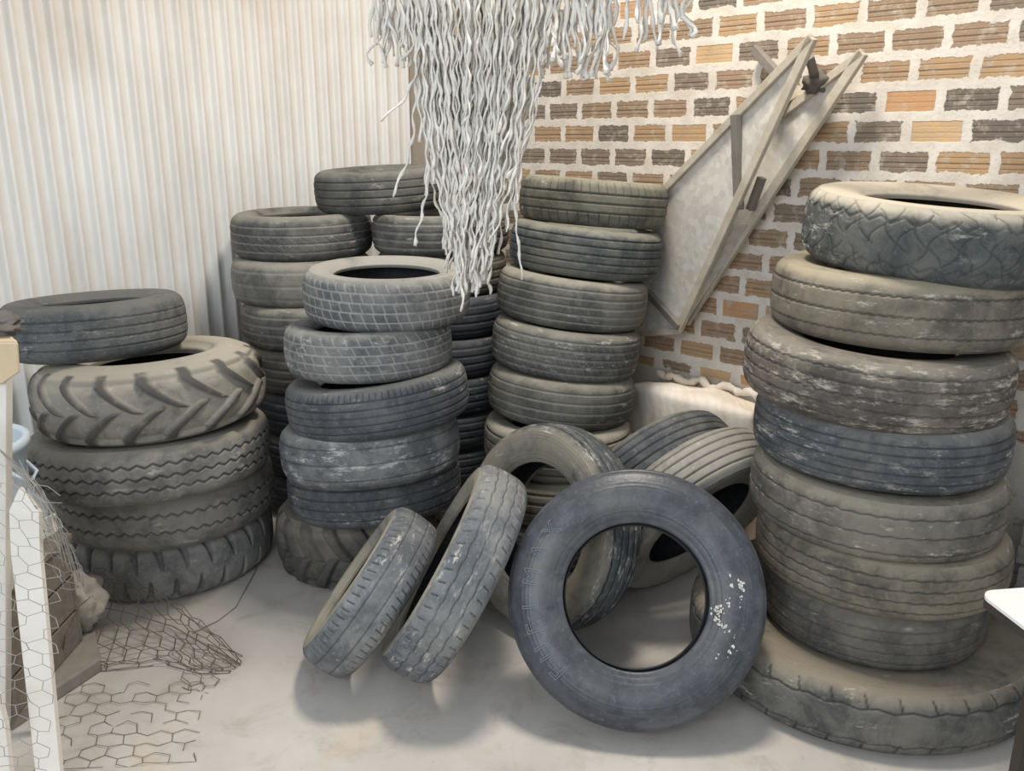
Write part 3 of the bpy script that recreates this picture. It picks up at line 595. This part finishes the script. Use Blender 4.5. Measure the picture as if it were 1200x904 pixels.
for k in range(230):
    u_ = rs.uniform(-1, 1); edge = abs(u_)
    xt = -.105 + .235 * u_ + rs.gauss(0, .01); f_ = 1 - .95 * edge ** 1.5
    zb = 1.27 + rs.random() ** 1.5 * .36 + .36 * edge ** 2.4
    if rs.random() < .2: zb = rs.uniform(1.5, 1.9)
    xb = -.125 + .145 * u_ * (.55 + .45 * (zb - 1.25) / .5) + rs.gauss(0, .018) - .01
    items.append((xt, PY + rs.uniform(-.09, .05), xb, PY + rs.uniform(-.10, .04), zb, rs.choice([0, 0, 0, 0, .22, -.25])))
items += [(-.30, 3.0, -.33, 2.98, 1.62, -.5), (-.27, 2.98, -.30, 2.95, 1.46, -.1), (-.28, 3.0, -.335, 2.96, 1.86, -.6), (.05, 2.98, -.01, 2.97, 1.34, .3), (-.14, 2.94, -.155, 2.93, 1.24, -.1), (.07, 3.0, .07, 3.0, 1.68, -.6)]
items.sort(key=lambda q: q[1])
for k, (xt, yt, xb, yb, zb, cu_) in enumerate(items):
    pts, rad = strand(rs, xt, yt, Z0, xb, yb, zb, rs.uniform(.0046, .0066), rs.uniform(.002, .0065), cu_)
    if k < 100:
        mb = MB(); mb.tube(pts, rad, 5, .6, .35); mb.build('strand', ropem, long_, smooth=True)
    else: rest.tube(pts, rad, 5, .6, .35)
o = rest.build('strand_mass', ropem, long_, smooth=True); o['kind'] = 'stuff'
def fringe(label, spans):
    root = empty('cord_fringe', loc=(spans[0][0], PY, PZ)); tag(root, label, 'rope', 'hanging cords')
    for (xa, xb, n_, z_lo, z_hi, r_) in spans:
        for k in range(n_):
            x = xa + (xb - xa) * (k + rs.uniform(.1, .9)) / n_; zb = rs.uniform(z_lo, z_hi)
            pts, rad = strand(rs, x + rs.gauss(0, .01), PY + rs.uniform(-.05, .05), Z0, x + rs.gauss(0, .012), PY + rs.uniform(-.06, .06), zb, r_ * rs.uniform(.8, 1.2), .0032)
            mb = MB(); mb.tube(pts, rad, 6, .65, .3); mb.build('strand', ropem, root, smooth=True)
fringe('short fringe of off-white cords left of the long bundle, before the corner', [(-.45, -.29, 34, 2.02, 2.14, .0055)])
fringe('short thick fringe of off-white cords right of the long bundle, before the bricks', [(.04, .33, 62, 1.99, 2.13, .0072)])
fringe('sparse row of short off-white cords at the right end of the fringe', [(.36, .58, 15, 2.07, 2.19, .0075)])

# ------------------------------------------------------------------ white bench corner (right), planks behind the right stack
whitem = simple('white_laminate', (236, 236, 234), .35, .03, 5, bump=0); darkm = simple('dark_edge_band', (62, 56, 50), .6, .2, 20, bump=0)
cx_, cy_, zt = 1.14, 1.835, .75
tab = empty('table', loc=(cx_ + .5, cy_ - .1, 0)); tag(tab, 'white table top corner with dark edge in the right foreground', 'table')
def rounded(x0, y0, x1, y1, r, n_=8):
    pts = []
    for (x, y, a0) in ((x1 - r, y1 - r, 0), (x0 + r, y1 - r, 90), (x0 + r, y0 + r, 180), (x1 - r, y0 + r, 270)):
        for k in range(n_ + 1): a = math.radians(a0 + 90 * k / n_); pts.append(Vector((x + r * math.cos(a), y + r * math.sin(a), 0)))
    return pts
Rt = Matrix.Rotation(math.radians(8), 3, 'Z')
def tplace(p, z): q = Rt @ Vector((p[0], p[1], 0)); return Vector((cx_ + q.x, cy_ + q.y, z))
poly = rounded(-.005, -.55, 1.0, .06, .04)
mb = MB(); mb.slab([tplace(p, zt - .004) for p in poly], (0, 0, 1), .008); mb.build('table_top', whitem, tab)
mb = MB(); mb.slab([tplace(p, zt - .018) for p in poly], (0, 0, 1), .020); mb.build('edge_band', darkm, tab)
for lx, ly in ((.145, .0), (.93, .0), (.145, -.5), (.93, -.5)):
    mb = MB(); q = tplace((lx, ly), 0); mb.bar(q, q + Vector((0, 0, zt - .028)), .035, .035, (1, 0, 0)); mb.build('leg', darkm, tab, bevel=.003)
plankm = simple('grey_plank', (150, 146, 142), .85, .25, 10, dirt=(100, 94, 88), stretch=(1, 6, 6))
for k in range(7):
    z = .04 + k * .075; mb = MB(); q = at_wall(1192, 640, .17); c0 = Vector((q.x, q.y, 0)) + BDIR * (.31 + .01 * math.sin(k * 2.1)) + NB * (.012 * math.cos(k * 3))
    mb.box(c0 + Vector((0, 0, z)), (.56, .22, .07), Mr); o = mb.build('plank', plankm, bevel=.004)
    nm = ['bottom plank', 'second plank from the floor', 'third plank from the floor', 'middle plank', 'third plank from the top', 'second plank from the top', 'top plank'][k]
    tag(o, 'grey wooden board, %s of the pile behind the right tyre stack' % nm, 'plank', 'boards piled behind the right stack')

# ------------------------------------------------------------------ left foreground: drum, boards, slab, lump, netting, wire
crm = simple('grey_brown_wood', (138, 128, 118), .9, .3, 8, dirt=(104, 96, 90), stretch=(1, 5, 5))
cr = empty('crate', loc=(-1.81, 2.58, .05)); tag(cr, 'grey-brown wooden crate behind the white boards at the left edge', 'crate')
for fx, fy, sx_, sy_, nn_ in ((0, -.21, .50, .018, 3), (0, .21, .50, .018, 3), (-.24, 0, .018, .40, 3), (.24, 0, .018, .40, 3)):
    for k in range(nn_):
        mb = MB(); mb.box((-1.81 + fx, 2.58 + fy, .05 + .065 + k * .133), (sx_, sy_, .122)); mb.build('side_board', crm, cr, bevel=.002)
for fx in (-.222, .222):
    for fy in (-.19, .19): mb = MB(); mb.box((-1.81 + fx, 2.58 + fy, .25), (.03, .03, .40)); mb.build('corner_post', crm, cr)
mb = MB(); mb.box((-1.81, 2.58, .46), (.52, .46, .02)); mb.build('lid', crm, cr, bevel=.002)
drumm = simple('pale_blue_plastic', (190, 203, 214), .45, .1, 4, dirt=(198, 198, 194), bump=.05)
dc = Vector((-1.765, 2.60, .47)); drum = empty('bucket', loc=dc); tag(drum, 'pale blue plastic bucket on the crate at the left edge beside the tractor tyre', 'bucket')
pr = [(.02, 0), (.165, 0), (.18, .02), (.188, .16), (.194, .17), (.194, .19), (.188, .20), (.196, .38), (.212, .385), (.212, .41), (.196, .415), (.186, .40), (.178, .06), (.02, .05)]
n_ = 56; V = [(r_ * math.cos(2 * PI * i / n_), r_ * math.sin(2 * PI * i / n_), z_) for r_, z_ in pr for i in range(n_)]
Q = [(j * n_ + i, j * n_ + (i + 1) % n_, (j + 1) * n_ + (i + 1) % n_, (j + 1) * n_ + i) for j in range(len(pr) - 1) for i in range(n_)]
o = mesh_np('bucket_body', V, Q, drumm); o.parent = drum
mb = MB(); mb.tube([(.19, .05, .33), (.225, .04, .30), (.23, 0, .285), (.225, -.04, .30), (.19, -.05, .33)], .006, 8); o = mb.build('handle', drumm, smooth=True); o.parent = drum
mb = MB(); mb.bar((-1.625, 2.345, .004), (-1.425, 2.345, 1.258), .075, .035, (0, 1, 0)); o = mb.build('post', simple('white_post', (222, 217, 208), .75, .1, 8, dirt=(190, 180, 166), bump=.1), bevel=.003)
tag(o, 'white slanted post at the left edge carrying the cardboard, in front of the crate', 'post')
card = simple('cardboard', (206, 184, 152), .9, .12, 9, bump=.1)
c_r = Vector((-1.350, 2.32, 1.269)); c_l = Vector((-1.57, 2.32, 1.269)); bk = Vector((-.13, .16, .0))
mb = MB(); mb.slab([c_l, c_r, c_r + bk, c_l + bk], (0, 0, 1), .012)
mb.slab([c_l, c_r, at_y(23, 436, 2.312), at_y(3, 450, 2.312), at_y(-70, 452, 2.312)], (0, -1, .15), .010)
o = mb.build('cardboard_sheet', card, bevel=.004); tag(o, 'folded beige cardboard sheet draped over the post top at the left edge', 'cardboard')
o = blob('rag', (-1.47, 2.40, 1.300), .080, (1.0, .8, .38), simple('dark_rag', (112, 106, 102), .95, .3, 14), None, 5, 4, .5); tag(o, 'crumpled dark rag lying on the cardboard at the left edge', 'rag')
boardm = simple('white_painted_board', (232, 226, 216), .7, .07, 6, dirt=(206, 196, 180), dirt_amt=.5, bump=.08)
def board(label, pts, depth_pts, th=.022):
    P_ = [at_y(px, py, y) for (px, py), y in zip(pts, depth_pts)]
    nn_ = (P_[1] - P_[0]).cross(P_[2] - P_[0]).normalized()
    mb = MB(); mb.slab(P_, nn_, th); o = mb.build('board', boardm, bevel=.002); tag(o, label, 'board', 'white boards under the netting'); return o
def line_y(py, y0, y1, p0=571, p1=960): return y0 + (y1 - y0) * (py - p0) / (p1 - p0)
def bpts(pts, y0, y1): return pts, [line_y(p[1], y0, y1) for p in pts]
board('tall white pointed board leaning upright under the netting, left foreground', *bpts([(25, 571), (48, 600), (49, 650), (78, 960), (50, 960), (15, 648), (13, 598)], 2.30, 2.06))
board('white board with a pointed corner behind the tall pointed one', *bpts([(48, 610), (63, 602), (66, 624), (46, 634), (60, 862), (46, 862), (30, 700), (22, 620)], 2.40, 2.34))
board('wide white board at the left edge beside the tall pointed one', *bpts([(-40, 600), (-2, 590), (12, 604), (14, 692), (-40, 694)], 2.41, 2.395))
board('low white board end at the bottom left corner of the photo', *bpts([(-40, 812), (0, 814), (9, 850), (20, 960), (-40, 960)], 2.10, 2.04))
slabm = simple('grey_stone_slab', (150, 142, 134), .9, .2, 6, dirt=(112, 104, 98), bump=.2); 
a0, a1, a2 = at_z(-60, 888, .05), at_z(118, 772, .05), at_z(108, 716, .05)
mb = MB(); mb.slab([a0 - Vector((0, 0, .025)), a1 - Vector((0, 0, .025)), a2 - Vector((0, 0, .025)), at_z(-60, 742, .025)], (0, 0, 1), .05); o = mb.build('slab', slabm, bevel=.006)
tag(o, 'flat grey slab lying on the floor under the white boards, left foreground', 'slab')
q = at_z(86, 708, .14)
o = blob('bag', (q.x, q.y, .155), .13, (.85, .7, .80), simple('crumpled_bag', (182, 172, 160), .9, .2, 9, dirt=(130, 120, 110), bump=.4), None, 8, 4, .35); tag(o, 'crumpled pale bag bundled in the netting beside the lugged floor tyre', 'bag')
q = at_z(112, 690, .2)

wirem = simple('rusty_galvanised_wire', (112, 100, 86), .6, .3, 40, bump=0); silv = simple('silvery_wire', (158, 154, 148), .5, .2, 40, bump=0)
netroot = empty('wire_netting', loc=at_z(86, 800, 0)); tag(netroot, 'rusty hexagonal wire netting crumpled over the boards and floor at lower left', 'netting')
rs = random.Random(5); net = MB()
def hexnet(fun, na, nb, skip=0.0, r=.0011, jit=.12):
    """hexagonal mesh over the unit square, mapped by fun(a,b) to the place"""
    def P_(i, j): return fun((i + .22 * (1 if (j % 2) else -1) * 1.0 + rs.uniform(-jit, jit) * 0 + .5) / (na + 1), (j + .5) / (nb + 1))
    cache = {}
    def pt(i, j):
        if (i, j) not in cache:
            # brick-like hex lattice: columns stagger
            sh = .33 if (i + (j // 1)) % 2 else 0
            cache[(i, j)] = Vector(fun(min(1, max(0, i / na)), min(1, max(0, (j + sh) / nb)))) + Vector((rs.gauss(0, .003), rs.gauss(0, .003), rs.gauss(0, .002)))
        return cache[(i, j)]
    for i in range(na + 1):
        for j in range(nb + 1):
            if i < na and rs.random() > skip: net.tube([pt(i, j), pt(i + 1, j)], r, 4)
            if j < nb and (i + j) % 2 and rs.random() > skip: net.tube([pt(i, j), pt(i, j + 1)], r * 1.3, 4)
def bil(c00, c10, c01, c11, bulge=0.0, nrm=Vector((0, -1, .3)), wav=.012):
    def f(a, b):
        p = c00.lerp(c10, a).lerp(c01.lerp(c11, a), b)
        return p + nrm * (bulge * math.sin(PI * a) * math.sin(PI * b) + wav * math.sin(a * 9 + b * 5))
    return f
def Y(px, py, y): return at_y(px, py, y)
# curtain draped over the boards
hexnet(bil(Y(-60, 520, 2.22), Y(72, 575, 2.24), Y(-60, 900, 1.98), Y(58, 900, 2.0), .03), 9, 22, .03)
net.build('hanging_mesh', silv, netroot); net = MB()
# bunched strip running down from the curtain's edge round the bag
hexnet(bil(Y(22, 540, 2.25), Y(60, 590, 2.27), Y(68, 690, 2.42), Y(108, 690, 2.45), .05, Vector((.4, -1, .2))), 5, 9, .0, .0013)
net.build('bunched_mesh', silv, netroot)
for k in range(8):                                                          # sprung loose wires
    y0 = 2.22 + .012 * k; w_ = MB(); a_ = rs.uniform(-9, 9); b__ = rs.uniform(-8, 8)
    p4 = [(-14 + 5 * k, 512 + 6 * k), (14 + 7 * k, 536 + 9 * k + a_), (44 + 7 * k, 572 + 12 * k + b__), (66 + 5 * k, 622 + 10 * k + a_), (74 + 6 * k, 664 + 6 * k)]
    pts = [at_y(px, py, y0 + .02 * i_) for i_, (px, py) in enumerate(p4)]; sm = []
    for i_ in range(4):
        for f in (0, .33, .66):
            p0, p1, p2, p3 = pts[max(i_ - 1, 0)], pts[i_], pts[i_ + 1], pts[min(i_ + 2, 4)]
            sm.append(.5 * (2 * p1 + (p2 - p0) * f + (2 * p0 - 5 * p1 + 4 * p2 - p3) * f * f + (3 * p1 - p0 - 3 * p2 + p3) * f ** 3))
    w_.tube(sm + [pts[-1]], .0013, 5); w_.build('loose_wire', silv, netroot, smooth=True)
net = MB()
# crumpled roll lying on the floor
F = lambda px, py, z=0.004: at_z(px, py, z)
ends = [(F(72, 782), F(118, 716), .20), (F(128, 787), F(160, 716), .14), (F(190, 778), F(212, 736), .10), (F(232, 790), F(245, 752), .05), (F(270, 788), F(285, 778), .01)]
def roll(a, b):
    k = min(3.999, a * 4); i = int(k); f = k - i
    p = ends[i][0].lerp(ends[i + 1][0], f); q = ends[i][1].lerp(ends[i + 1][1], f); h = ends[i][2] * (1 - f) + ends[i + 1][2] * f
    ang = b * 2 * PI; return p.lerp(q, .5 - .5 * math.cos(ang) * 1.0) + Vector((0, 0, h * .5 * (1 - .85 * math.cos(ang - PI * .0)) * abs(math.sin(ang / 2)) + (.02 if b > .5 else 0)))
hexnet(roll, 13, 12, .06, .0018)
net.tube([roll(i / 24, .30) + Vector((0, 0, .004)) for i in range(25)], .0022, 5)
net.tube([F(72, 782, .01), F(76, 745, .16), F(92, 712, .24), F(106, 700, .26)], .0022, 5)
net.build('crumpled_mesh', wirem, netroot); net = MB()
# loose flap on the floor
hexnet(bil(F(86, 800), F(238, 800), F(40, 905), F(228, 892), .0, Vector((0, 0, 1)), .0), 12, 8, .25, .0011)
hexnet(bil(F(218, 772, .02), F(268, 788, .01), F(212, 806, .004), F(244, 812, .004), .0, Vector((0, 0, 1)), .0), 4, 3, .05, .0014)
net.build('flat_mesh', wirem, netroot)
mb = MB(); mb.tube([F(226, 742), F(255, 728), F(276, 712), F(288, 690), F(298, 672), F(304, 656)], .0022, 5)
o = mb.build('wire', simple('thin_grey_wire', (150, 146, 140), .5, .1, 20, bump=0)); tag(o, 'thin loose wire curving over the floor beside the lugged floor tyre', 'wire')
